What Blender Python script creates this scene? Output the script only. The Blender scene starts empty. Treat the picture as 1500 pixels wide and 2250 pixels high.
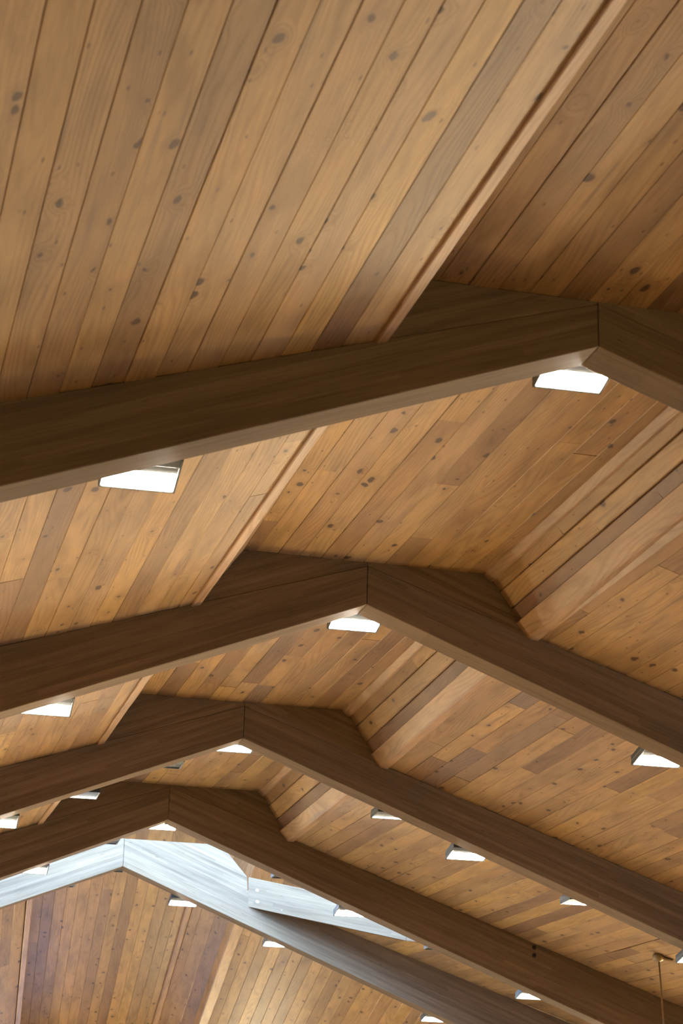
import bpy, bmesh, math, random
from mathutils import Vector, Matrix
random.seed(11)
S = bpy.context.scene
COL = S.collection

# ------------------------------------------------------------------ camera
cam_d = bpy.data.cameras.new('camera'); cam = bpy.data.objects.new('camera', cam_d); COL.objects.link(cam)
S.camera = cam
_r = Vector((0.96861577, -0.24747204, 0.02326134)); _u = Vector((-0.10223595, -0.31135038, 0.94477974)); _f = Vector((0.22656414, 0.91750669, 0.32687942))
cam.matrix_world = Matrix(((_r.x, _u.x, -_f.x, 0), (_r.y, _u.y, -_f.y, 0), (_r.z, _u.z, -_f.z, 0), (0, 0, 0, 1)))
cam_d.sensor_fit = 'VERTICAL'; cam_d.sensor_height = 36.0; cam_d.sensor_width = 24.0
cam_d.lens = 4520.73 / 2250 * 36.0
cam_d.clip_start = 0.05; cam_d.clip_end = 200
cam_d.dof.use_dof = True; cam_d.dof.focus_distance = 17.0; cam_d.dof.aperture_fstop = 5.0

# ------------------------------------------------------------------ sky and exposure
SKY = (0.31, 0.54, 1.0); SKY_STRENGTH = 25.5
LAMP_COLOR = (1.0, 0.92, 0.76); LAMP_STRENGTH = 250.0; FILL_COLOR = (1.0, .79, .48); FILL_STRENGTH = 180.0
w = bpy.data.worlds.new('overcast_sky'); S.world = w; w.use_nodes = True
bg = w.node_tree.nodes['Background']; bg.inputs[0].default_value = (*SKY, 1); bg.inputs[1].default_value = SKY_STRENGTH
S.view_settings.view_transform = 'Standard'; S.view_settings.look = 'None'
S.view_settings.gamma = 1.0; S.view_settings.use_curve_mapping = False
S.view_settings.exposure = 0.14
S.cycles.use_denoising = True
S.cycles.max_bounces = 7; S.cycles.diffuse_bounces = 5; S.cycles.glossy_bounces = 2
S.cycles.sample_clamp_indirect = 6.0; S.cycles.caustics_reflective = False; S.cycles.caustics_refractive = False

def portal(name, loc, rot, sx, sy):
    l = bpy.data.lights.new(name, 'AREA'); l.shape = 'RECTANGLE'; l.size = sx; l.size_y = sy
    l.cycles.is_portal = True
    o = bpy.data.objects.new(name, l); COL.objects.link(o); o.location = loc; o.rotation_euler = rot
    return o
portal('roof_opening_daylight', (4.0, 23.76, 5.15), (0, 0, 0), 7.8, 3.9)
portal('end_window_daylight', (3.8, 37.1, -0.4), (math.radians(-90), 0, 0), 1.7, 0.8)
portal('side_window_daylight', (13.25, 11.35, 0.05), (0, math.radians(90), 0), 1.3, 4.5)

# ------------------------------------------------------------------ measured frames of the hall (metres, camera at origin)
# per frame: ridge x, y, underside z; half slopes of underside (s) and top (t); depth D, raised panel height C,
# half widths of the raised panel (xs edge of the brighter slope, xw top and xb foot of the leaning wall, zb its foot height)
W = 0.251
FR = [
 dict(x=3.3350, y=4.0000,  z=4.0400, sL=.3686, sR=.3471, tL=.2960, tR=.3400, D=.2100, C=.2220, xs=.990, xw=.850, xb=1.080, zb=-.0347),
 dict(x=3.3726, y=8.5581,  z=4.0306, sL=.3686, sR=.3471, tL=.3054, tR=.3400, D=.2248, C=.2368, xs=1.0567, xw=.8780, xb=1.1101, zb=-.0347),
 dict(x=3.4273, y=13.0876, z=4.0125, sL=.3940, sR=.3765, tL=.3233, tR=.3257, D=.2772, C=.3050, xs=1.1525, xw=.8755, xb=1.1112, zb=-.0310),
 dict(x=3.4642, y=17.4142, z=4.0086, sL=.4005, sR=.3761, tL=.3372, tR=.3381, D=.2886, C=.3263, xs=1.2192, xw=.9315, xb=1.1912, zb=-.0607),
 dict(x=3.5162, y=21.6020, z=4.0270, sL=.4210, sR=.3877, tL=.3540, tR=.3491, D=.3548, C=.3776, xs=1.3218, xw=1.0052, xb=1.2522, zb=-.0415),
 dict(x=3.6008, y=25.4139, z=4.1186, sL=.4032, sR=.3952, tL=.3400, tR=.3343, D=.3280, C=.3480, xs=1.3047, xw=.9947, xb=1.2369, zb=-.0409),
]
FLOOR_Z = -1.6
X_LEFT, X_RIGHT, Y_BACK, Y_END = -5.8, 13.2, -9.0, 37.3
Y_OPEN0, Y_OPEN1 = 21.85, 25.68      # the roof opening between the fourth frame and the end roof

# ------------------------------------------------------------------ material helpers
class NT:
    def __init__(s, name):
        s.m = bpy.data.materials.new(name); s.m.use_nodes = True
        s.t = s.m.node_tree; s.t.nodes.clear()
        s.out = s.n('ShaderNodeOutputMaterial')
    def n(s, typ, **kw):
        nd = s.t.nodes.new(typ)
        for k, v in kw.items(): setattr(nd, k, v)
        return nd
    def link(s, a, b): s.t.links.new(a, b)
    def put(s, sock, v):
        if v is None: return
        if hasattr(v, 'is_linked') or isinstance(v, bpy.types.NodeSocket): s.t.links.new(v, sock)
        else: sock.default_value = v
    def math(s, op, a, b=None, c=None, clamp=False):
        nd = s.n('ShaderNodeMath', operation=op, use_clamp=clamp)
        s.put(nd.inputs[0], a); s.put(nd.inputs[1], b); s.put(nd.inputs[2], c)
        return nd.outputs[0]
    def comb(s, x, y, z=0.0):
        nd = s.n('ShaderNodeCombineXYZ'); s.put(nd.inputs[0], x); s.put(nd.inputs[1], y); s.put(nd.inputs[2], z); return nd.outputs[0]
    def noise(s, vec, scale=1.0, detail=2.0, rough=0.5, dist=0.0):
        nd = s.n('ShaderNodeTexNoise'); s.put(nd.inputs['Vector'], vec)
        nd.inputs['Scale'].default_value = scale; nd.inputs['Detail'].default_value = detail
        nd.inputs['Roughness'].default_value = rough; nd.inputs['Distortion'].default_value = dist
        return nd.outputs['Fac']
    def mix(s, f, a, b, blend='MIX'):
        nd = s.n('ShaderNodeMix', data_type='RGBA', blend_type=blend)
        s.put(nd.inputs[0], f); s.put(nd.inputs[6], a); s.put(nd.inputs[7], b); return nd.outputs[2]
    def smooth(s, v, lo, hi, a=0.0, b=1.0):
        nd = s.n('ShaderNodeMapRange', interpolation_type='SMOOTHSTEP')
        s.put(nd.inputs[0], v); s.put(nd.inputs[1], lo); s.put(nd.inputs[2], hi); s.put(nd.inputs[3], a); s.put(nd.inputs[4], b)
        return nd.outputs[0]
    def ramp(s, fac, stops, interp='LINEAR'):
        nd = s.n('ShaderNodeValToRGB'); cr = nd.color_ramp; cr.interpolation = interp
        while len(cr.elements) < len(stops): cr.elements.new(0.5)
        for e, (p, c) in zip(cr.elements, stops): e.position = p; e.color = (*c, 1)
        s.put(nd.inputs[0], fac); return nd.outputs[0]
    def bsdf(s, col, rough=0.5, spec=0.3, metal=0.0, bump=None, bump_d=0.002):
        b = s.n('ShaderNodeBsdfPrincipled'); s.put(b.inputs['Base Color'], col); s.put(b.inputs['Roughness'], rough)
        b.inputs['Specular IOR Level'].default_value = spec; b.inputs['Metallic'].default_value = metal
        if bump is not None:
            bn = s.n('ShaderNodeBump'); bn.inputs['Strength'].default_value = 0.35; bn.inputs['Distance'].default_value = bump_d
            s.link(bump, bn.inputs['Height']); s.link(bn.outputs[0], b.inputs['Normal'])
        s.link(b.outputs[0], s.out.inputs[0]); return s.m

def plank_material(name, stops, knot_amount=1.0, ring=0.5, dark=(0.055, 0.028, 0.014)):
    """Knotty pine board: grain runs along the object's local Y, every board has its own tone, knots and figure."""
    t = NT(name)
    oc = t.n('ShaderNodeTexCoord').outputs['Object']
    sp = t.n('ShaderNodeSeparateXYZ'); t.link(oc, sp.inputs[0])
    rnd = t.n('ShaderNodeObjectInfo').outputs['Random']
    seed = t.math('MULTIPLY', rnd, 173.0)
    x, y = sp.outputs[0], sp.outputs[1]
    ys = t.math('ADD', y, seed)
    # knots
    vo = t.n('ShaderNodeTexVoronoi', voronoi_dimensions='2D', feature='F1')
    vo.inputs['Scale'].default_value = 1.0
    vvec = t.comb(t.math('ADD', t.math('MULTIPLY', x, 5.2), seed), t.math('MULTIPLY', ys, 2.5))
    wob = t.n('ShaderNodeVectorMath', operation='SCALE')
    nz = t.n('ShaderNodeTexNoise'); nz.inputs['Scale'].default_value = 3.0; t.link(vvec, nz.inputs['Vector'])
    t.link(nz.outputs['Color'], wob.inputs[0]); wob.inputs['Scale'].default_value = 0.22
    vadd = t.n('ShaderNodeVectorMath', operation='ADD'); t.link(vvec, vadd.inputs[0]); t.link(wob.outputs[0], vadd.inputs[1])
    t.link(vadd.outputs[0], vo.inputs['Vector'])
    dist = vo.outputs['Distance']
    vc = t.n('ShaderNodeSeparateColor'); t.link(vo.outputs['Color'], vc.inputs[0])
    size = t.math('MULTIPLY', t.math('MAXIMUM', t.math('SUBTRACT', vc.outputs[0], 0.50), 0.0), 0.24 * knot_amount)
    knot = t.smooth(t.math('SUBTRACT', dist, size), -0.03, 0.025, 1.0, 0.0)
    has = t.smooth(size, 0.004, 0.03)
    knot = t.math('MULTIPLY', knot, has)
    halo = t.math('MULTIPLY', t.smooth(dist, 0.03, 0.34, 1.0, 0.0), has)
    # growth rings
    n1 = t.noise(t.comb(t.math('MULTIPLY', x, 5.0), t.math('MULTIPLY', ys, 0.45), seed), 1.0, 1.5, 0.4)
    ph = t.math('ADD', t.math('MULTIPLY', x, 210.0), t.math('MULTIPLY', n1, 90.0))
    ph = t.math('ADD', ph, t.math('MULTIPLY', halo, 16.0))
    rg = t.math('MULTIPLY_ADD', t.math('SINE', ph), 0.5, 0.5)
    rg = t.math('POWER', rg, 2.2)
    fig = t.noise(t.comb(t.math('MULTIPLY', x, 4.0), t.math('MULTIPLY', ys, 0.6), seed), 1.3, 1.0)
    rg = t.math('MULTIPLY', rg, t.smooth(fig, 0.35, 0.62, 0.25, 1.0))
    fib = t.noise(t.comb(t.math('MULTIPLY', x, 260.0), t.math('MULTIPLY', ys, 5.0), seed), 1.0, 2.0, 0.6)
    blot = t.noise(t.comb(t.math('MULTIPLY', x, 9.0), t.math('MULTIPLY', ys, 1.3), seed), 1.0, 3.0, 0.55)
    streak = t.noise(t.comb(t.math('MULTIPLY', x, 22.0), t.math('MULTIPLY', ys, 0.9), t.math('ADD', seed, 9.0)), 1.0, 2.0, 0.5)
    base = t.ramp(rnd, stops, 'LINEAR')
    c = t.mix(t.math('MULTIPLY', rg, ring), base, t.mix(1.0, base, (0.56, 0.45, 0.34, 1), 'MULTIPLY'))
    c = t.mix(1.0, c, t.ramp(fib, [(0.25, (0.80, 0.78, 0.75)), (0.75, (1.10, 1.10, 1.10))]), 'MULTIPLY')
    c = t.mix(1.0, c, t.ramp(blot, [(0.2, (0.62, 0.58, 0.54)), (0.5, (1, 1, 1)), (0.8, (1.26, 1.23, 1.14))]), 'MULTIPLY')
    c = t.mix(t.smooth(streak, 0.62, 0.78, 0.0, 0.5), c, (0.13, 0.082, 0.055, 1))
    c = t.mix(t.math('MULTIPLY', halo, 0.28), c, (0.20, 0.105, 0.045, 1))
    v2 = t.n('ShaderNodeTexVoronoi', voronoi_dimensions='2D', feature='F1'); v2.inputs['Scale'].default_value = 1.0
    t.link(t.comb(t.math('ADD', t.math('MULTIPLY', x, 16.0), seed), t.math('MULTIPLY', ys, 5.0)), v2.inputs['Vector'])
    c2 = t.n('ShaderNodeSeparateColor'); t.link(v2.outputs['Color'], c2.inputs[0])
    fleck = t.math('MULTIPLY', t.smooth(v2.outputs['Distance'], 0.05, 0.13, 1.0, 0.0), t.smooth(c2.outputs[1], 0.84, 0.90))
    if knot_amount > 0: c = t.mix(t.math('MULTIPLY', fleck, 0.7), c, (0.10, 0.052, 0.024, 1))
    c = t.mix(t.math('MULTIPLY', knot, 0.88), c, (*dark, 1))
    return t.bsdf(c, t.math('MULTIPLY_ADD', fib, 0.18, 0.42), 0.28, bump=t.math('SUBTRACT', fib, t.math('MULTIPLY', rg, 0.6)), bump_d=0.0012)

def glulam_material(name, c0, c1, c2):
    """Glued laminated timber: layers along local X stacked in local Z, each layer a chain of boards of its own tone."""
    t = NT(name)
    oc = t.n('ShaderNodeTexCoord').outputs['Object']
    sp = t.n('ShaderNodeSeparateXYZ'); t.link(oc, sp.inputs[0])
    x, y, z = sp.outputs
    rnd = t.math('MULTIPLY', t.n('ShaderNodeObjectInfo').outputs['Random'], 91.0)
    lay = t.math('FLOOR', t.math('DIVIDE', z, 0.036))
    wn = t.n('ShaderNodeTexWhiteNoise', noise_dimensions='2D'); t.link(t.comb(lay, rnd), wn.inputs['Vector'])
    seg = t.math('FLOOR', t.math('ADD', t.math('MULTIPLY', x, 0.55), t.math('MULTIPLY', wn.outputs['Value'], 7.0)))
    w2 = t.n('ShaderNodeTexWhiteNoise', noise_dimensions='3D'); t.link(t.comb(lay, seg, rnd), w2.inputs['Vector'])
    tone = w2.outputs['Value']
    yz = t.math('ADD', t.math('MULTIPLY', y, 1.0), z)
    grain = t.noise(t.comb(t.math('MULTIPLY', x, 3.0), t.math('MULTIPLY', yz, 150.0), rnd), 1.0, 3.0, 0.6)
    wide = t.noise(t.comb(t.math('MULTIPLY', x, 1.1), t.math('MULTIPLY', yz, 26.0), t.math('ADD', rnd, 5.0)), 1.0, 3.0, 0.6)
    cl = t.noise(t.comb(t.math('MULTIPLY', x, 0.6), t.math('MULTIPLY', yz, 3.0), rnd), 1.0, 2.0, 0.5)
    fleck = t.noise(t.comb(t.math('MULTIPLY', x, 7.0), t.math('MULTIPLY', yz, 55.0), t.math('ADD', rnd, 31.0)), 1.0, 2.0, 0.5)
    c = t.ramp(tone, [(0.0, c0), (0.55, c1), (1.0, c2)])
    c = t.mix(0.55, c, (*c1, 1))
    c = t.mix(1.0, c, t.ramp(grain, [(0.25, (0.82, 0.80, 0.78)), (0.75, (1.14, 1.14, 1.14))]), 'MULTIPLY')
    c = t.mix(1.0, c, t.ramp(wide, [(0.25, (0.76, 0.73, 0.70)), (0.5, (1, 1, 1)), (0.8, (1.16, 1.14, 1.12))]), 'MULTIPLY')
    c = t.mix(1.0, c, t.ramp(cl, [(0.3, (0.86, 0.86, 0.88)), (0.7, (1.1, 1.08, 1.04))]), 'MULTIPLY')
    c = t.mix(t.smooth(fleck, 0.70, 0.80, 0.0, 0.6), c, (0.04, 0.022, 0.012, 1))
    fr = t.math('FRACT', t.math('DIVIDE', z, 0.036))
    seam = t.smooth(t.math('ABSOLUTE', t.math('SUBTRACT', fr, 0.5)), 0.46, 0.5, 0.0, 0.22)
    c = t.mix(seam, c, (0.05, 0.03, 0.018, 1))
    return t.bsdf(c, 0.75, 0.08, bump=grain, bump_d=0.0008)

def plain(name, col, rough=0.5, spec=0.3, metal=0.0, var=0.1, scale=20.0):
    t = NT(name)
    oc = t.n('ShaderNodeTexCoord').outputs['Object']
    f = t.noise(oc, scale, 3.0, 0.6)
    lo = tuple(max(0, v * (1 - var)) for v in col); hi = tuple(v * (1 + var) for v in col)
    return t.bsdf(t.ramp(f, [(0.3, lo), (0.7, hi)]), rough, spec, metal)

def led_material(name, strength):
    """Rows of light-emitting diodes behind a clear cover."""
    t = NT(name)
    oc = t.n('ShaderNodeTexCoord').outputs['Object']
    f = t.noise(oc, 40.0, 1.0)
    e = t.n('ShaderNodeEmission'); e.inputs[0].default_value = (*LAMP_COLOR, 1)
    t.put(e.inputs[1], t.math('MULTIPLY', t.math('MULTIPLY_ADD', f, 0.2, 0.9), strength))
    t.link(e.outputs[0], t.out.inputs[0]); return t.m

PINE = [(0.0, (.415, .258, .102)), (0.13, (.270, .157, .072)), (0.27, (.465, .295, .125)), (0.40, (.345, .205, .092)),
        (0.53, (.445, .273, .105)), (0.66, (.225, .131, .065)), (0.78, (.415, .262, .122)), (0.89, (.485, .302, .105)), (1.0, (.215, .140, .095))]
M_PINE = plank_material('knotty_pine', PINE, 1.0, 0.42)
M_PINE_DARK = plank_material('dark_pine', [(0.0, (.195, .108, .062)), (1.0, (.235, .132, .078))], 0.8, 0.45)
M_TRIM = plank_material('pine_trim', [(0.0, (.40, .25, .13)), (1.0, (.45, .275, .145))], 0.0, 0.45)
M_BEAM = glulam_material('stained_glulam', (.125, .086, .048), (.178, .124, .072), (.228, .160, .096))
M_BACK = plain('roof_sheathing', (.06, .04, .025), 0.9, 0.1)
M_METAL = plain('lamp_housing', (.035, .042, .038), 0.45, 0.5, 0.0, 0.15)
M_REFL = plain('lamp_reflector', (.10, .11, .105), 0.35, 0.5, 0.2, 0.06)
M_OFF = plain('lamp_cover_unlit', (.10, .11, .11), 0.2, 0.5)
M_LED = led_material('lit_diodes', LAMP_STRENGTH)
M_FLOOR = plain('pale_floor', (.42, .30, .18), 0.6, 0.2, 0.0, 0.06, 2.0)
M_PLASTER = plain('warm_plaster', (.32, .24, .16), 0.8, 0.2, 0.0, 0.05, 3.0)
M_BRASS = plain('aged_brass', (.30, .21, .10), 0.4, 0.5, 0.7, 0.2)
M_BOLT = plain('dark_bolt', (.03, .022, .016), 0.5, 0.4, 0.4)
M_PLUG = plain('pale_plug', (.34, .26, .17), 0.6, 0.2)

# ------------------------------------------------------------------ geometry helpers
def add(name, verts, faces, mat, parent=None, matrix=None, bevel=0.0, smooth=False):
    me = bpy.data.meshes.new(name)
    bm = bmesh.new()
    vs = [bm.verts.new(v) for v in verts]
    for f in faces: bm.faces.new([vs[i] for i in f])
    bmesh.ops.recalc_face_normals(bm, faces=bm.faces[:])
    if bevel: bmesh.ops.bevel(bm, geom=bm.edges[:], offset=bevel, segments=2, affect='EDGES', profile=0.5)
    bm.to_mesh(me); bm.free()
    if smooth:
        for p in me.polygons: p.use_smooth = True
    me.materials.append(mat)
    o = bpy.data.objects.new(name, me); COL.objects.link(o)
    if matrix is not None: o.matrix_world = matrix
    if parent is not None:
        o.parent = parent; o.matrix_parent_inverse = parent.matrix_world.inverted()
    return o
def empty(name, loc):
    o = bpy.data.objects.new(name, None); COL.objects.link(o); o.empty_display_size = 0.2
    o.matrix_world = Matrix.Translation(loc); return o
def tag(o, label, cat, group=None, kind=None):
    o['label'] = label; o['category'] = cat
    if group: o['group'] = group
    if kind: o['kind'] = kind
    return o
def box_vf(x0, x1, y0, y1, z0, z1):
    return ([(x0, y0, z0), (x1, y0, z0), (x1, y1, z0), (x0, y1, z0), (x0, y0, z1), (x1, y0, z1), (x1, y1, z1), (x0, y1, z1)],
            [(3, 2, 1, 0), (4, 5, 6, 7), (0, 1, 5, 4), (1, 2, 6, 5), (2, 3, 7, 6), (3, 0, 4, 7)])
def prism_vf(poly, y0, y1):
    n = len(poly)
    v = [(x, y0, z) for x, z in poly] + [(x, y1, z) for x, z in poly]
    f = [tuple(range(n)), tuple(range(2 * n - 1, n - 1, -1))] + [(i, i + n, (i + 1) % n + n, (i + 1) % n) for i in range(n)]
    return v, f
def loft_vf(pa, pb):
    n = len(pa)
    v = list(pa) + list(pb)
    f = [tuple(range(n)), tuple(range(2 * n - 1, n - 1, -1))] + [(i, i + n, (i + 1) % n + n, (i + 1) % n) for i in range(n)]
    return v, f
def frame_of(o, xd, yd):
    y = yd.normalized(); x = (xd - y * xd.dot(y)).normalized(); z = x.cross(y)
    return Matrix(((x.x, y.x, z.x, o.x), (x.y, y.y, z.y, o.y), (x.z, y.z, z.z, o.z), (0, 0, 0, 1)))
def plank(parent, p00, p10, p11, p01, mat=None, gap=0.0016, ch=0.0034, th=0.035, end=0.0012, name='plank'):
    """A board with eased edges; corners lie on the room side of the surface, its back points away from the room (local +Z)."""
    o = (p00 + p10 + p11 + p01) / 4
    m = frame_of(o, p10 - p00, (p01 + p11) - (p00 + p10))
    if m.col[2].z < 0 and abs(m.col[2].z) > 0.02:
        p00, p10, p11, p01 = p10, p00, p01, p11
        m = frame_of(o, p10 - p00, (p01 + p11) - (p00 + p10))
    inv = m.inverted(); a, b, c, d = (inv @ q for q in (p00, p10, p11, p01))
    dz = random.uniform(-0.0018, 0.0018)
    def ring(l, r, yo):
        xl, xr, yy = l.x + gap / 2, r.x - gap / 2, (l.y + r.y) / 2 + yo
        # keep skewed ends: each side uses its own y
        yl, yr = l.y + yo, r.y + yo
        return [(xl + ch, yl, dz), (xr - ch, yr, dz), (xr, yr, dz + ch), (xr, yr, th), (xl, yl, th), (xl, yl, dz + ch)]
    ra, rb = ring(a, b, end), ring(d, c, -end)
    v, f = loft_vf(ra, rb)
    return add(name, v, f, mat or M_PINE, parent, m)

def V(*a): return Vector(a)
def lerp(a, b, t): return a * (1 - t) + b * t

# point of a ceiling surface between frames a and b at world x and depth y: 'L'/'R' slopes, 'U' raised panel
def surf(a, b, side, x, y):
    t = (y - a['y']) / (b['y'] - a['y'])
    def at(F):
        if side == 'L': return F['z'] + F['D'] - (F['x'] - x) * F['tL']
        if side == 'R': return F['z'] + F['D'] - (x - F['x']) * F['tR']
        return F['z'] + F['C']
    return V(x, y, lerp(at(a), at(b), t))
def mid(a, b, y, fa):                # a quantity of the section interpolated along the bay
    t = (y - a['y']) / (b['y'] - a['y']); return lerp(fa(a), fa(b), t)
def wallpt(a, b, side, u, y):        # u 0..1 from the foot of the leaning side wall to its top
    sg = -1 if side == 'L' else 1
    return V(mid(a, b, y, lambda F: F['x'] + sg * lerp(F['xb'], F['xw'], u)), y, mid(a, b, y, lambda F: F['z'] + lerp(F['zb'], F['C'], u)))

def slab(name, pts, th, mat):
    """Backing sheet over a quad of ceiling points, lifted th above it."""
    p = [q + V(0, 0, 0.034) for q in pts]; r = [q + V(0, 0, 0.034 + th) for q in pts]
    v, f = loft_vf([tuple(q) for q in p], [tuple(q) for q in r]); return add(name, v, f, mat)

def run_rows(parent, fn, edges, y0, y1, joints):
    """Boards between consecutive row edges (numbers, or functions of y); joints = chance that a row is made of two or three lengths."""
    ev = lambda e, y: e(y) if callable(e) else e
    for i in range(len(edges) - 1):
        e0, e1 = edges[i], edges[i + 1]
        cuts = [y0]
        L = y1 - y0
        if random.random() < joints:
            c = y0 + L * random.uniform(0.12, 0.88); cuts.append(c)
            if random.random() < joints * 0.35:
                c2 = y0 + L * random.uniform(0.12, 0.88)
                if abs(c2 - c) > 0.5: cuts.append(c2)
        cuts = sorted(cuts) + [y1]
        for a, b in zip(cuts, cuts[1:]):
            plank(parent, fn(ev(e0, a), a), fn(ev(e1, a), a), fn(ev(e1, b), b), fn(ev(e0, b), b))

# ------------------------------------------------------------------ room shell (floor, walls, outer roof)
v, f = box_vf(X_LEFT - .3, X_RIGHT + .3, Y_BACK - .3, Y_END + .3, FLOOR_Z - .2, FLOOR_Z)
tag(add('floor', v, f, M_FLOOR), 'pale beige hall floor far below the ceiling', 'floor', kind='structure')
v, f = box_vf(X_LEFT - .3, X_LEFT, Y_BACK - .3, Y_END + .3, FLOOR_Z, 2.6)
tag(add('wall_left', v, f, M_PLASTER), 'plastered long wall under the brighter roof slope', 'wall', kind='structure')
rw = empty('wall_right', (X_RIGHT, 15, FLOOR_Z)); tag(rw, 'plastered long wall with one window under the darker roof slope', 'wall', kind='structure')
for (y0, y1, z0, z1) in ((Y_BACK - .3, 9.1, FLOOR_Z, 2.6), (13.6, Y_END + .3, FLOOR_Z, 2.6), (9.1, 13.6, FLOOR_Z, -.6), (9.1, 13.6, .7, 2.6)):
    v, f = box_vf(X_RIGHT, X_RIGHT + .3, y0, y1, z0, z1); add('wall_panel', v, f, M_PLASTER, rw)
def holed_wall(name, label, ya, yb, hx0, hx1, hz0, hz1):
    root = empty(name, (3.7, (ya + yb) / 2, FLOOR_Z)); tag(root, label, 'wall', kind='structure')
    for (x0, x1, z0, z1) in ((X_LEFT, hx0, FLOOR_Z, 6), (hx1, X_RIGHT, FLOOR_Z, 6), (hx0, hx1, hz1, 6), (hx0, hx1, FLOOR_Z, hz0)):
        v, f = box_vf(x0, x1, ya, yb, z0, z1); add('wall_panel', v, f, M_PLASTER, root)
v, f = box_vf(X_LEFT, X_RIGHT, Y_BACK - .3, Y_BACK, FLOOR_Z, 6.0)
tag(add('wall_back', v, f, M_PLASTER), 'plastered wall behind the viewer', 'wall', kind='structure')
holed_wall('wall_end', 'plastered end wall with a small window far behind the daylit frame', Y_END - .15, Y_END + .15, 2.95, 4.65, -.8, 0.0)
# outer roof: two pitched decks in front of the roof opening, and strips beside it
def deck(name, x0, x1, y0, y1, label):
    zz = lambda x: 4.78 - .325 * abs(x - 3.45)
    poly = [(x0, zz(x0)), (x1, zz(x1)), (x1, zz(x1) + .15), (x0, zz(x0) + .15)]
    v, f = prism_vf(poly, y0, y1); return tag(add(name, v, f, M_BACK), label, 'roof', kind='structure')
deck('roof', X_LEFT - .3, 3.45, Y_BACK - .3, Y_OPEN0, 'dark roof deck over the brighter slope')
deck('roof', 3.45, X_RIGHT + .3, Y_BACK - .3, Y_OPEN0, 'dark roof deck over the darker slope')
deck('roof', X_LEFT - .3, .20, Y_OPEN0, Y_OPEN1, 'narrow roof deck beside the roof opening, low side')
deck('roof', 7.80, X_RIGHT + .3, Y_OPEN0, Y_OPEN1, 'narrow roof deck beside the roof opening, under the darker slope')
F = FR[4]
uw = empty('added_blocking_wall', (F['x'], 21.78, 4.4)); tag(uw, 'added unseen board wall blocking sky light above the fourth frame', 'wall', kind='structure')  # added to stop sky light leaking in over the fourth frame
for sg, st, ln in ((-1, F['tL'], 9.3), (1, F['tR'], 9.9)):
    x1 = F['x'] + sg * ln
    v, f = prism_vf([(F['x'], F['z'] + F['D'] - .01), (x1, F['z'] + F['D'] - st * ln - .01), (x1, 4.82 - .325 * ln), (F['x'], 4.86)], 21.72, 21.835)
    add('blocking_board', v, f, M_BACK, uw)
# ------------------------------------------------------------------ glulam rafter frames
def rafter_frame(F, label, gus=None, xl=9.2, xr=9.8, pegs=()):
    root = empty('rafter_frame', (F['x'], F['y'], F['z'])); tag(root, label, 'beam', 'glulam roof frames')
    y = F['y']
    for sg, sb, st, ln in ((-1, F['sL'], F['tL'], xl), (1, F['sR'], F['tR'], xr)):
        D = F['D']
        poly = [(sg * .0015, 0), (sg * ln, -sb * ln), (sg * ln, D - st * ln), (sg * .0015, D)]
        ang = math.atan(sb)
        d = V(sg * math.cos(ang), 0, -math.sin(ang))           # along the rafter
        xd = d if sg > 0 else -d
        zd = V(-xd.z, 0, xd.x); 
        m = Matrix(((xd.x, 0, zd.x, F['x']), (0, 1, 0, y), (xd.z, 0, zd.z, F['z']), (0, 0, 0, 1)))
        inv = m.inverted()
        loc = [inv @ V(F['x'] + px, y, F['z'] + pz) for px, pz in poly]
        v, f = prism_vf([(q.x, q.z) for q in loc], 0, W)
        add('rafter', v, f, M_BEAM, root, m, bevel=0.006)
        # filler block over the rafter, up to the raised panel
        if gus and sg in gus: g = gus[sg]
        else:
            xe = F['xb'] + .08
            g = [(sg * .002, D + .001), (sg * xe, D - st * xe + .001), (sg * (F['xb'] + .02), F['zb']), (sg * F['xw'], F['C']), (sg * .002, F['C'])]
        loc = [inv @ V(F['x'] + px, y, F['z'] + pz) for px, pz in g]
        v, f = prism_vf([(q.x, q.z) for q in loc], .004, W - .004)
        add('filler_block', v, f, M_BEAM, root, m)
    return root
LABELS = [
 'gable frame of dark timber overhead, behind the brightest planks',
 'nearest dark timber gable frame, the one spanning the upper half of the view',
 'second dark timber gable frame, peak at the centre of the view',
 'third dark timber gable frame, between the second frame and the bolted frame',
 'fourth dark timber gable frame, with two bolts, just before the daylit frame',
 'farthest gable frame, its face bleached pale blue by daylight']
frames = []
for i, F in enumerate(FR):
    gus = None
    if i == 5:
        D, st = F['D'], F['tR']
        gus = {1: [(.002, D + .001), (1.585, D - st * 1.585 + .001), (1.570, -.028), (1.228, .348), (.002, .348)]}
    frames.append(rafter_frame(F, LABELS[i], gus))
# two bolts on the fourth frame
for zc in (2.903, 2.820):
    n = 14; pts = []
    for rr, yy in ((.023, 0.0), (.023, -.004), (.014, -.004), (.013, -.001), (.011, -.010)):
        pts.append([(7.623 + rr * math.cos(2 * math.pi * k / n), FR[4]['y'] + yy, zc + rr * math.sin(2 * math.pi * k / n)) for k in range(n)])
    v = [q for r in pts for q in r]; f = [tuple(range(4 * n, 5 * n))]
    for r in range(4):
        f += [(r * n + k, r * n + (k + 1) % n, (r + 1) * n + (k + 1) % n, (r + 1) * n + k) for k in range(n)]
    b = add('bolt', v, f, M_BOLT, frames[4]); b['label'] = 'dark round bolt head in its washer'

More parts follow.
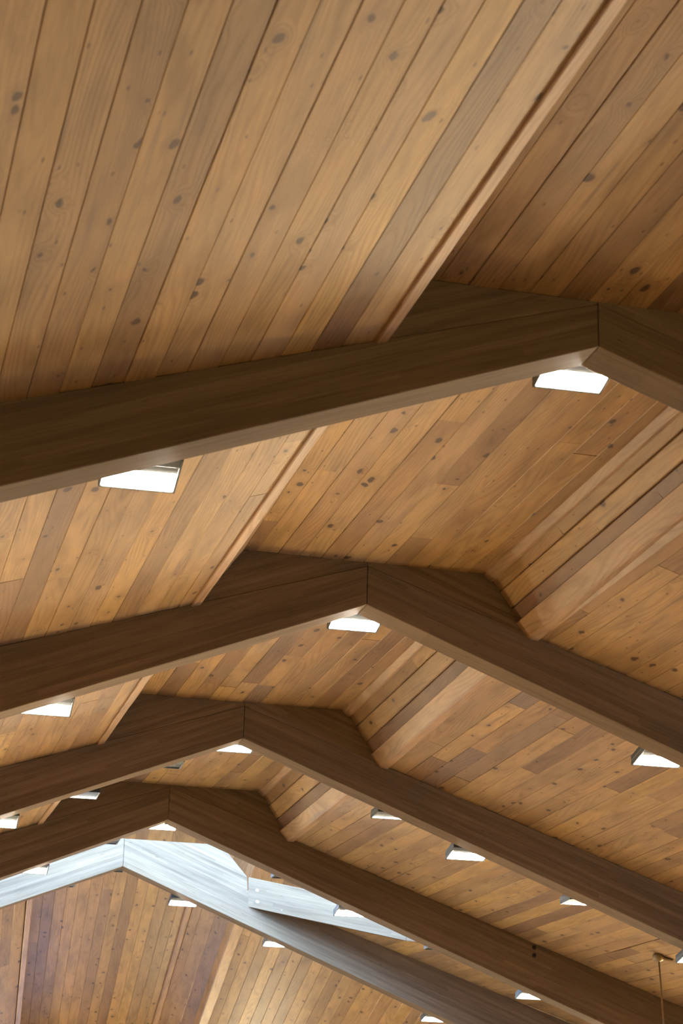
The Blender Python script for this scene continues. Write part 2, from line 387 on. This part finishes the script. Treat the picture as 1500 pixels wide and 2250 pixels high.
# ------------------------------------------------------------------ plank ceilings, bay by bay
BAY = ['the bay nearest the viewer', 'the bay behind the nearest frame', 'the bay behind the second frame', 'the bay behind the third frame']
trim_no = 0
def trim(poly_a, poly_b, label):
    global trim_no
    trim_no += 1
    pa, pb = [Vector(q) for q in poly_a], [Vector(q) for q in poly_b]
    o = sum(pa + pb, Vector()) / (len(pa) * 2)
    m = frame_of(o, V(1, 0, 0), pb[0] - pa[0]); inv = m.inverted()
    v, f = loft_vf([tuple(inv @ q) for q in pa], [tuple(inv @ q) for q in pb])
    return tag(add('trim_%d' % trim_no, v, f, M_TRIM, None, m, bevel=0.003), label, 'trim', kind='structure')

LEFT = {0: (2.094, .1433, 23), 1: (2.123, .1448, 21), 2: (2.085, .1440, 17), 3: (2.05, .1440, 14)}
UPPER = {0: (3.324, .1525), 1: (3.399, .1510), 2: (3.288, .1525), 3: (3.36, .1525)}
RIGHT = {0: (4.735, 11), 1: (4.735, 26), 2: (4.80, 31), 3: (8.115 - .1435 * 22, 35)}
for i in range(4):
    a, b = FR[i], FR[i + 1]
    y0, y1 = a['y'] + W - .004, b['y'] + .003
    jt = (0.0, .6, .6, .45)[i]
    # lower slope
    x0, wd, n = LEFT[i]
    tl0 = lambda y: mid(a, b, y, lambda F: F['x'] - F['xs'] - .066)       # outer edge of the edge trim
    edges = [lambda y: tl0(y) + .01] + [x0 - wd * k for k in range(n + 1)]
    fn = lambda x, y: surf(a, b, 'L', x, y)
    xin = min(tl0(y0), tl0(y1)) + .03
    c = slab('ceiling', [fn(xin, y0), fn(-5.9, y0), fn(-5.9, y1), fn(xin, y1)], .03, M_BACK)
    tag(c, 'sloping pine plank ceiling rising to the ridge, in ' + BAY[i], 'ceiling', kind='structure')
    run_rows(c, fn, edges, y0, y1, jt)
    # raised panel
    ul = lambda y: mid(a, b, y, lambda F: F['x'] - F['xw']); ur = lambda y: mid(a, b, y, lambda F: F['x'] + F['xw'])
    u0, uw_ = UPPER[i]
    inner = [u0 + uw_ * k for k in range(-9, 10)]
    inner = [x for x in inner if max(ul(y0), ul(y1)) + .035 < x < min(ur(y0), ur(y1)) - .035]
    fn = lambda x, y: surf(a, b, 'U', x, y)
    c = slab('ceiling', [fn(ul(y0) - .06, y0), fn(ur(y0) + .06, y0), fn(ur(y1) + .06, y1), fn(ul(y1) - .06, y1)], .03, M_BACK)
    tag(c, 'flat raised pine plank panel under the ridge, in ' + BAY[i], 'ceiling', kind='structure')
    run_rows(c, fn, [ul] + inner + [ur], y0, y1, jt + .3)
    # the two leaning side walls of the raised panel
    for side, nm, dn in (('L', 'wall_left', 'facing away from the viewer'), ('R', 'wall_right', 'facing the viewer')):
        fn = lambda u, y: wallpt(a, b, side, u, y)
        sg = -1 if side == 'L' else 1
        off = V(sg * .05, 0, .03); off2 = V(sg * .09, 0, .05)
        P = [fn(-.1, y0), fn(1.08, y0), fn(1.08, y1), fn(-.1, y1)]
        v, f = loft_vf([tuple(q + off) for q in P], [tuple(q + off2) for q in P])
        c = add(nm, v, f, M_BACK); tag(c, 'narrow leaning plank wall beside the raised panel, %s, in %s' % (dn, BAY[i]), 'wall', kind='structure')
        ed = [-.06, .30, .65, 1.0]
        for e0, e1 in zip(ed, ed[1:]):
            cuts = [y0, y1] if random.random() < .4 else [y0, lerp(y0, y1, random.uniform(.3, .7)), y1]
            for ya, yb in zip(cuts, cuts[1:]):
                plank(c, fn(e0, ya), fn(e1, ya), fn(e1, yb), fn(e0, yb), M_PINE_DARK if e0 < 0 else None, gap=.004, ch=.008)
    # darker slope
    x0, n = RIGHT[i]; wd = .1435
    tr0 = lambda y: mid(a, b, y, lambda F: F['x'] + F['xb'] + .125)
    lines = [x0 + wd * k for k in range(n + 1)]
    lines = [x for x in lines if x > max(tr0(y0), tr0(y1)) + .03]
    edges = [lambda y: tr0(y) - .01] + lines
    fn = lambda x, y: surf(a, b, 'R', x, y)
    c = slab('ceiling', [fn(tr0(y0) - .04, y0), fn(13.3, y0), fn(13.3, y1), fn(tr0(y1) - .04, y1)], .03, M_BACK)
    tag(c, 'pine plank slope falling away from the ridge, in ' + BAY[i], 'ceiling', kind='structure')
    if i < 3: run_rows(c, fn, edges, y0, y1, jt + .2)
    else:
        k = min(range(len(edges)), key=lambda q: abs((edges[q] if not callable(edges[q]) else 0) - 8.115))
        run_rows(c, fn, edges[:k + 1], y0, y1, jt + .2); run_rows(c, fn, edges[k + 1:], y0, y1, jt + .2)
        e0, e1 = edges[k], edges[k + 1]                       # one shrunken board leaves an open joint
        for ya, yb, ga, gb in ((y0, 19.45, .0, .010), (19.45, 20.1, .010, .022), (20.1, 20.8, .022, .002), (20.8, y1, .0, .0)):
            plank(c, fn(e0 + ga, ya), fn(e1, ya), fn(e1, yb), fn(e0 + gb, yb))
    # trims
    def tl(y):
        p = fn_l(tl0(y), y); q = fn_l(tl0(y) + .066, y)
        return [p + V(-.004, 0, .02), p + V(.002, 0, -.009), p + V(.010, 0, -.015), q + V(0, 0, -.018), q + V(0, 0, .08), p + V(0, 0, .08)]
    fn_l = lambda x, y: surf(a, b, 'L', x, y)
    trim(tl(y0 + .002), tl(y1), 'pale trim board along the edge of the brighter slope, in ' + BAY[i])
    def tr(y):
        p = wallpt(a, b, 'R', .03, y); q = surf(a, b, 'R', tr0(y), y)
        return [p + V(-.026, 0, -.008), p + V(.052, 0, -.106), p + V(.070, 0, -.118), q + V(0, 0, -.022), q + V(0, 0, .06), p + V(.05, 0, .05)]
    trim(tr(y0 + .002), tr(y1), 'pine edge board at the foot of the leaning wall, in ' + BAY[i])
    def tt(y):
        p = wallpt(a, b, 'R', 1.0, y)
        return [p + V(-.045, 0, .004), p + V(-.040, 0, -.014), p + V(.008, 0, -.050), p + V(.030, 0, -.052), p + V(.06, 0, .02)]
    trim(tt(y0 + .002), tt(y1), 'slim corner trim between raised panel and leaning wall, in ' + BAY[i])

# ------------------------------------------------------------------ fourth bay: open to the sky, closed only behind a diagonal header
a, b = FR[4], FR[5]
H = [V(5.190, 25.418, 3.719), V(6.981, 24.449, 3.280), V(7.75, 21.87, 2.86)]
HT = [.368, .36, .40]
hd = empty('header_beam', H[0]); tag(hd, 'diagonal header beam lit pale grey, butting into the daylit frame', 'beam')
for k in range(2):
    p, q = H[k], H[k + 1]
    d = (q - p)
    xd = d.normalized(); yd = V(-d.y, d.x, 0).normalized(); zd = xd.cross(yd)
    m = Matrix(((xd.x, yd.x, zd.x, p.x), (xd.y, yd.y, zd.y, p.y), (xd.z, yd.z, zd.z, p.z), (0, 0, 0, 1)))
    inv = m.inverted(); th = yd * .09
    ring = lambda P, h: [P, P + th, P + th + V(0, 0, h), P + V(0, 0, h)]
    v, f = loft_vf([tuple(inv @ r) for r in ring(p, HT[k])], [tuple(inv @ r) for r in ring(q, HT[k + 1])])
    add('beam_segment', v, f, M_BEAM, hd, m, bevel=.004)
    if k == 0:
        for s_, h_, rx, rz in ((.060, .225, .024, .019), (.064, .085, .024, .019), (.22, .045, .008, .007)):
            c_ = p.lerp(q, s_) + V(0, 0, h_)
            n = 12; rows = []
            for rr, dy in ((1, .002), (1, -.003), (.8, -.004)):
                rows.append([tuple(c_ + xd * (rx * rr * math.cos(2 * math.pi * j / n)) + V(0, 0, rz * rr * math.sin(2 * math.pi * j / n)) + yd * dy) for j in range(n)])
            v = [q2 for r in rows for q2 in r]; f = [tuple(range(2 * n, 3 * n))]
            for r in range(2): f += [(r * n + j, r * n + (j + 1) % n, (r + 1) * n + (j + 1) % n, (r + 1) * n + j) for j in range(n)]
            pl = add('wood_plug', v, f, M_PLUG, hd); pl['label'] = 'pale round wood plug'
def header_y(x):
    if x < H[0].x: return H[0].y
    p, q = (H[0], H[1]) if x < H[1].x else (H[1], H[2])
    if x > H[2].x: return a['y'] + W
    return lerp(p.y, q.y, (x - p.x) / (q.x - p.x)) + .05
c4 = empty('ceiling', (7.5, 24.0, 3.2)); tag(c4, 'darker wedge of plank ceiling between the header beam and the daylit frame', 'ceiling', kind='structure')
fn = lambda x, y: surf(a, b, 'R', x, y)
e = 5.25
while e < 10.4:
    e1 = e + .1435
    ya, yb = min(header_y(e), b['y'] - .02), min(header_y(e1), b['y'] - .02)
    if b['y'] - yb > .05:
        plank(c4, fn(e, ya), fn(e1, yb), fn(e1, b['y'] + .003), fn(e, b['y'] + .003))
    e = e1
bp = [(5.25, 25.43), (6.98, 24.52), (7.8, 21.90), (13.3, 21.86), (13.3, 25.6), (5.25, 25.6)]
v, f = loft_vf([tuple(fn(s, y) + V(0, 0, .036)) for s, y in bp], [tuple(fn(s, y) + V(0, 0, .07)) for s, y in bp])
add('sheathing', v, f, M_BACK, c4)
# the slope on the other side of the opening
fn = lambda x, y: surf(a, b, 'L', x, y)
c = slab('ceiling', [fn(.30, a['y'] + W), fn(-5.9, a['y'] + W), fn(-5.9, b['y']), fn(.30, b['y'])], .03, M_BACK)
tag(c, 'pine plank slope beside the roof opening, hidden behind the fourth frame', 'ceiling', kind='structure')
run_rows(c, fn, [.30 - .1435 * k for k in range(5)], a['y'] + W, b['y'], .2)

# ------------------------------------------------------------------ end roof: same section, running down and away past the daylit frame
DV = V(.08948, 1.0, -.20594); EK = 1.17; E0 = V(3.84553, 26.91392, 2.96496) * EK
Y_A, Y_B = Y_OPEN1, Y_END - .15
def ep(dx, dz, y):
    q = E0 + DV * (y - E0.y); return V(q.x + dx * EK, y, q.z + dz * EK)
TE = .2844; SE = .335; XWB, ZWB = 1.15, -.060
EB = 'beyond the daylit frame'
def end_surface(name, cat, label, fn, edges, off, joints):
    P = [fn(edges[0], Y_A), fn(edges[-1], Y_A), fn(edges[-1], Y_B), fn(edges[0], Y_B)]
    v, f = loft_vf([tuple(q + off) for q in P], [tuple(q + off * 1.0 + V(0, 0, .05)) for q in P])
    c = add(name, v, f, M_BACK); tag(c, label, cat, kind='structure')
    for i in range(len(edges) - 1):
        cuts = [Y_A]
        cuts.append(Y_A + random.uniform(1.0, 14.0)) if random.random() < joints else None
        cuts.append(Y_B)
        for ya, yb in zip(cuts, cuts[1:]):
            plank(c, fn(edges[i], ya), fn(edges[i + 1], ya), fn(edges[i + 1], yb), fn(edges[i], yb))
    return c
up = V(0, 0, .037)
XE = .70
end_surface('ceiling', 'ceiling', 'reddish plank panel between two slim battens, ' + EB, lambda s, y: ep(s, .301, y), [-1.21 + .1370 * k for k in range(15)], up, .8)
end_surface('ceiling', 'ceiling', 'reddish plank slope at the bottom corner, left of the slim pale batten, ' + EB, lambda s, y: ep(-s, TE - SE * s, y), [1.28 + .1300 * k for k in range(14)], up, .8)
end_surface('ceiling', 'ceiling', 'golden plank slope right of the wide pale batten, ' + EB, lambda s, y: ep(s, TE - SE * s, y), [1.30 + .1300 * k for k in range(40)], up, .8)
end_surface('wall_right', 'wall', 'narrow leaning plank strip between slim and wide pale battens, ' + EB,
            lambda u, y: ep(XWB + (XE - XWB) * u, ZWB + (.301 - ZWB) * u, y), [-.06, .32, .66, 1.0], V(.06, 0, .04), .8)
def etr(y):
    p, q = ep(XWB, ZWB, y), ep(1.31, TE - SE * 1.31, y)
    return [p + V(-.004, 0, -.014), p + V(.045, 0, -.112), p + V(.060, 0, -.124), q + V(.01, 0, -.022), q + V(.01, 0, .06), p + V(.05, 0, .05)]
trim(etr(Y_A), etr(Y_B), 'wide pale batten running down the reddish planks, ' + EB)
def ett(y):
    p = ep(XE, .301, y)
    return [p + V(-.030, 0, .004), p + V(-.026, 0, -.050), p + V(.004, 0, -.066), p + V(.048, 0, -.070), p + V(.10, 0, .0)]
trim(ett(Y_A), ett(Y_B), 'slim pale batten next to the wide one, ' + EB)
def etl(y):
    q = ep(-1.25, TE - SE * 1.25, y)
    return [q + V(-.03, 0, .03), q + V(-.025, 0, -.03), q + V(-.015, 0, -.036), q + V(.045, 0, -.036), q + V(.05, 0, -.03), q + V(.05, 0, .50), q + V(-.03, 0, .50)]
trim(etl(Y_A), etl(Y_B), 'slim pale batten at the bottom corner, left of the other two, ' + EB)
# decks over the end roof
for nm, xs in (('roof', (-8.6, -1.27)), ('roof', (-1.26, 1.36)), ('roof', (1.3, 8.2))):
    f1 = lambda s, y: ep(s, (.40 if abs(s) < 1.4 else TE - SE * abs(s) + .12), y)
    P = [f1(xs[0], Y_A), f1(xs[1], Y_A), f1(xs[1], Y_B + .2), f1(xs[0], Y_B + .2)]
    if xs[1] == -1.27: P[1].z = ep(0, TE - SE * 1.27 + .12, Y_A).z; P[2].z = ep(0, TE - SE * 1.27 + .12, Y_B + .2).z
    if xs[0] == 1.3: P[0].z = ep(0, TE - SE * 1.3 + .12, Y_A).z; P[3].z = ep(0, TE - SE * 1.3 + .12, Y_B + .2).z
    v, f = loft_vf([tuple(q) for q in P], [tuple(q + V(0, 0, .1)) for q in P])
    tag(add(nm, v, f, M_BACK), {-8.6: 'end roof deck over the reddish planks', -1.26: 'end roof deck over the panel between the battens', 1.3: 'end roof deck over the golden planks'}[xs[0]], 'roof', kind='structure')

# ------------------------------------------------------------------ floodlights behind the rafters
def rbox(x0, x1, y0, y1, z0, z1): return box_vf(x0, x1, y0, y1, z0, z1)
def floodlight(k, xu, zf, side, lit, label, L=.30, width=.365, tilt=12.0, yaw=2.0, near=.05):
    """xu, zf: far up-slope corner of the lamp face; the lamp hangs on the rear face of frame k, tipped a little towards the viewer."""
    F = FR[k]; th = math.radians(tilt if lit == 1 else 1.0); h = width / 2
    M0 = Matrix.Translation((xu + side * h, F['y'] + W + near, zf + L * math.sin(th))) @ Matrix.Rotation(math.radians(-yaw), 4, 'Z') @ Matrix.Rotation(-th, 4, 'X')
    root = empty('floodlight', (0, 0, 0)); root.matrix_world = M0
    tag(root, label, 'floodlight', 'floodlights behind the rafters')
    r = .012
    def part(nm, vf, mat, bev=0.0): return add(nm, vf[0], vf[1], mat, root, M0, bevel=bev)
    part('housing', rbox(-h, h, 0, L, .022, .075), M_METAL, .012)
    part('rim', rbox(-h, -h + r, 0, L, .000, .03), M_METAL, .003); part('rim', rbox(h - r, h, 0, L, .000, .03), M_METAL, .003)
    part('rim', rbox(-h + r, h - r, L - r, L, .000, .03), M_METAL, .003)
    c0 = L * .24; c1 = L * ((.48 if lit != 2 else .90) + (.06 if side == -1 and abs(xu - side * width / 2 - F['x']) < .4 else 0))
    part('driver_cover', rbox(-h + r, h - r, 0.0, c0, .001, .03), M_METAL, .004)
    part('reflector', rbox(-h + r, h - r, c0, c1, .010, .026), M_REFL if lit == 1 else M_METAL, .002)
    part('light_panel', rbox(-h + r, h - r, c1, L - r, .008, .020), M_LED if lit else M_OFF)
    part('bracket', rbox(-h * .5, h * .5, -near - (.008 if lit == 1 else -.001), .02, .040, .060), M_METAL, .004)
    return root
FL = [
 # frame, far up-slope corner x and z, side, lit (2: only a strip shows), label
 (1, 3.598, 4.039, -1, 1, 'large lit floodlight under the peak of the nearest frame'),
 (1, 1.429, 3.260, -1, 1, 'largest lit floodlight, half hidden by the nearest frame, over the bright slope'),
 (2, 3.648, 3.986, -1, 1, 'lit floodlight under the peak of the second frame'),
 (2, 1.512, 3.197, -1, 1, 'lit floodlight behind the second frame at the picture edge below the bright slope'),
 (2, 5.570, 3.178, 1, 1, 'lit floodlight behind the second frame at the picture edge below the darker slope'),
 (3, 3.650, 4.006, -1, 1, 'lit floodlight under the peak of the third frame'),
 (3, 1.594, 3.182, -1, 1, 'lit floodlight cut by the picture edge behind the third frame'),
 (3, 2.275, 3.491, -1, 2, 'floodlight showing a thin lit strip behind the third frame, against the fourth frame'),
 (3, 3.005, 3.819, -1, 0, 'unlit dark floodlight behind the third frame, up-slope near its peak'),
 (3, 4.782, 3.502, 1, 2, 'lit floodlight behind the third frame, first one down-slope of the peak'),
 (3, 5.495, 3.170, 1, 1, 'lit floodlight behind the third frame, second one down-slope of the peak'),
 (3, 6.601, 2.828, 1, 2, 'floodlight with dark housing and a hairline of light behind the third frame'),
 (3, 7.730, 2.353, 1, 1, 'lit floodlight next to the hanging brass rod'),
 (4, 3.693, 4.016, -1, 1, 'lit floodlight under the peak of the fourth frame'),
 (4, 2.324, 3.455, -1, 1, 'lit floodlight in front of the pale daylit rafter, with its grey side showing'),
 (4, 3.057, 3.827, -1, 0, 'unlit dark floodlight peeping under the fourth frame near its peak'),
 (4, 4.774, 3.574, 1, 0, 'unlit dark floodlight above the diagonal header beam'),
 (4, 5.491, 3.201, 1, 1, 'lit floodlight in front of the diagonal header beam'),
 (4, 6.533, 2.894, 1, 0, 'unlit dark floodlight behind the fourth frame, below the header beam'),
 (4, 7.598, 2.407, 1, 1, 'lit floodlight behind the fourth frame near the bottom of the view'),
 (5, 3.684, 4.139, -1, 0, 'small unlit floodlight under the peak of the daylit frame'),
 (5, 3.070, 3.912, -1, 0, 'small unlit floodlight behind the daylit rafter above the reddish planks'),
 (5, 4.275, 3.756, 1, 1, 'lit floodlight behind the daylit frame, first one below its peak'),
 (5, 5.513, 3.311, 1, 1, 'lit floodlight behind the daylit frame, second one below its peak'),
 (5, 7.619, 2.475, 1, 1, 'lit floodlight behind the daylit frame at the bottom edge of the view'),
 # unseen floodlights added to brighten the floor and ceiling
 (0, 3.520, 4.040, -1, 1, 'added lit floodlight under the peak of the frame overhead, outside the view'),
 (0, 1.300, 3.200, -1, 1, 'added lit floodlight on the brighter side of the frame overhead, outside the view'),
 (0, 5.400, 3.220, 1, 1, 'added lit floodlight on the darker side of the frame overhead, outside the view'),
 (1, -1.200, 2.280, -1, 1, 'added lit floodlight low on the brighter side of the nearest frame, outside the view'),
 (1, 5.600, 3.200, 1, 1, 'added lit floodlight on the darker side of the nearest frame, outside the view'),
 (2, 7.900, 2.280, 1, 1, 'added lit floodlight low on the darker side of the second frame, outside the view'),
 (2, -1.100, 2.180, -1, 1, 'added lit floodlight low on the brighter side of the second frame, outside the view'),
 (3, -1.100, 2.140, -1, 1, 'added lit floodlight low on the brighter side of the third frame, outside the view'),
 (4, -1.100, 2.050, -1, 1, 'added lit floodlight low on the brighter side of the fourth frame, outside the view'),
]
for t in FL: floodlight(*t)

# ------------------------------------------------------------------ unseen fill lights added to brighten the ceiling and frame faces
M_FILL = NT('fill_light_emission'); _e = M_FILL.n('ShaderNodeEmission'); _e.inputs[0].default_value = (*FILL_COLOR, 1); _e.inputs[1].default_value = FILL_STRENGTH
M_FILL.link(_e.outputs[0], M_FILL.out.inputs[0]); M_FILL = M_FILL.m
ORD = ['first', 'second', 'third', 'fourth', 'fifth', 'sixth']
FILLS = [(1, 0.9, 'added in the aisle under the brighter slope', y) for y in (13.8, 18.2, 22.6, 27.0, 31.0, 35.2)] + [(-1, X_RIGHT - 1.3, 'added under the darker slope', y) for y in (13.8, 18.2, 22.6, 27.0, 31.0, 35.2)]
FILLS += [(0, 0.2, 'added behind the viewer under the brighter slope', -7.6), (0, 6.8, 'added behind the viewer under the darker slope', -7.6), (-1, 1.2, 'added by the end wall under the reddish planks', 36.4), (-1, 6.8, 'added by the end wall under the golden planks', 36.4)]
for i, (sg, xx, wn, yy) in enumerate(FILLS):
    if True:
        hw = (.15 if sg > 0 else (.84 if yy < 15 else .42)) if i < 12 else (.32 if i < 14 else .17)
        n = (V(.22, -.82, .52) if xx < 5 and i < 12 else V(sg * .22, -.88, .42)).normalized() if sg else V(0, .97, .24)
        xd = V(0, 0, 1).cross(n).normalized(); yd = n.cross(xd)
        m = Matrix(((xd.x, yd.x, n.x, xx), (xd.y, yd.y, n.y, yy), (xd.z, yd.z, n.z, .1), (0, 0, 0, 1)))
        root = empty('fill_light', (xx, yy, .1)); root.matrix_world = m
        tag(root, ('standing uplight %s, %s from the viewer' % (wn, ORD[i % 6])) if i < 12 else 'standing uplight ' + wn, 'fill_light', 'added fill lights')
        v, f = box_vf(-hw - .04, hw + .04, -.32, .32, -.12, -.004); add('housing', v, f, M_METAL, root, m, bevel=.015)
        v, f = box_vf(-hw, hw, -.28, .28, -.01, .0); add('light_panel', v, f, M_FILL, root, m)
        v, f = box_vf(-.05, .05, -1.75, -.05, -.10, -.03); add('post', v, f, M_METAL, root, m)

# ------------------------------------------------------------------ hanging rod with its ceiling mount
def lathe_x(name, prof, axis_o, axis_d, mat, parent, n=16):
    d = axis_d.normalized(); e1 = d.cross(V(.3, .5, .81)).normalized(); e2 = d.cross(e1)
    v = []; f = []
    for (t, r) in prof:
        for k in range(n): v.append(tuple(axis_o + d * t + (e1 * math.cos(2 * math.pi * k / n) + e2 * math.sin(2 * math.pi * k / n)) * r))
    for i in range(len(prof) - 1):
        for k in range(n): f.append((i * n + k, i * n + (k + 1) % n, (i + 1) * n + (k + 1) % n, (i + 1) * n + k))
    f.append(tuple(range(n))); f.append(tuple(range((len(prof) - 1) * n, len(prof) * n)))
    return add(name, v, f, mat, parent, smooth=True)
P = V(8.350, 19.88, 2.655)
pr = empty('hanging_rod', P); tag(pr, 'thin brass rod hanging from a small round ceiling mount', 'hanging rod')
lathe_x('ceiling_mount', [(-.012, .04), (0, .058), (.035, .06), (.058, .054), (.075, .022)], P + V(0, 0, .018), V(.12, 0, -1), M_BRASS, pr)
lathe_x('rod', [(0, .0085), (2.6, .0085)], P + V(.006, 0, -.02), V(.055, 0, -1), M_BRASS, pr, 10)
lathe_x('conduit', [(0, .016), (.13, .016)], P + V(.02, -.01, -.01), V(1, -.35, -.3), M_BRASS, pr, 10)
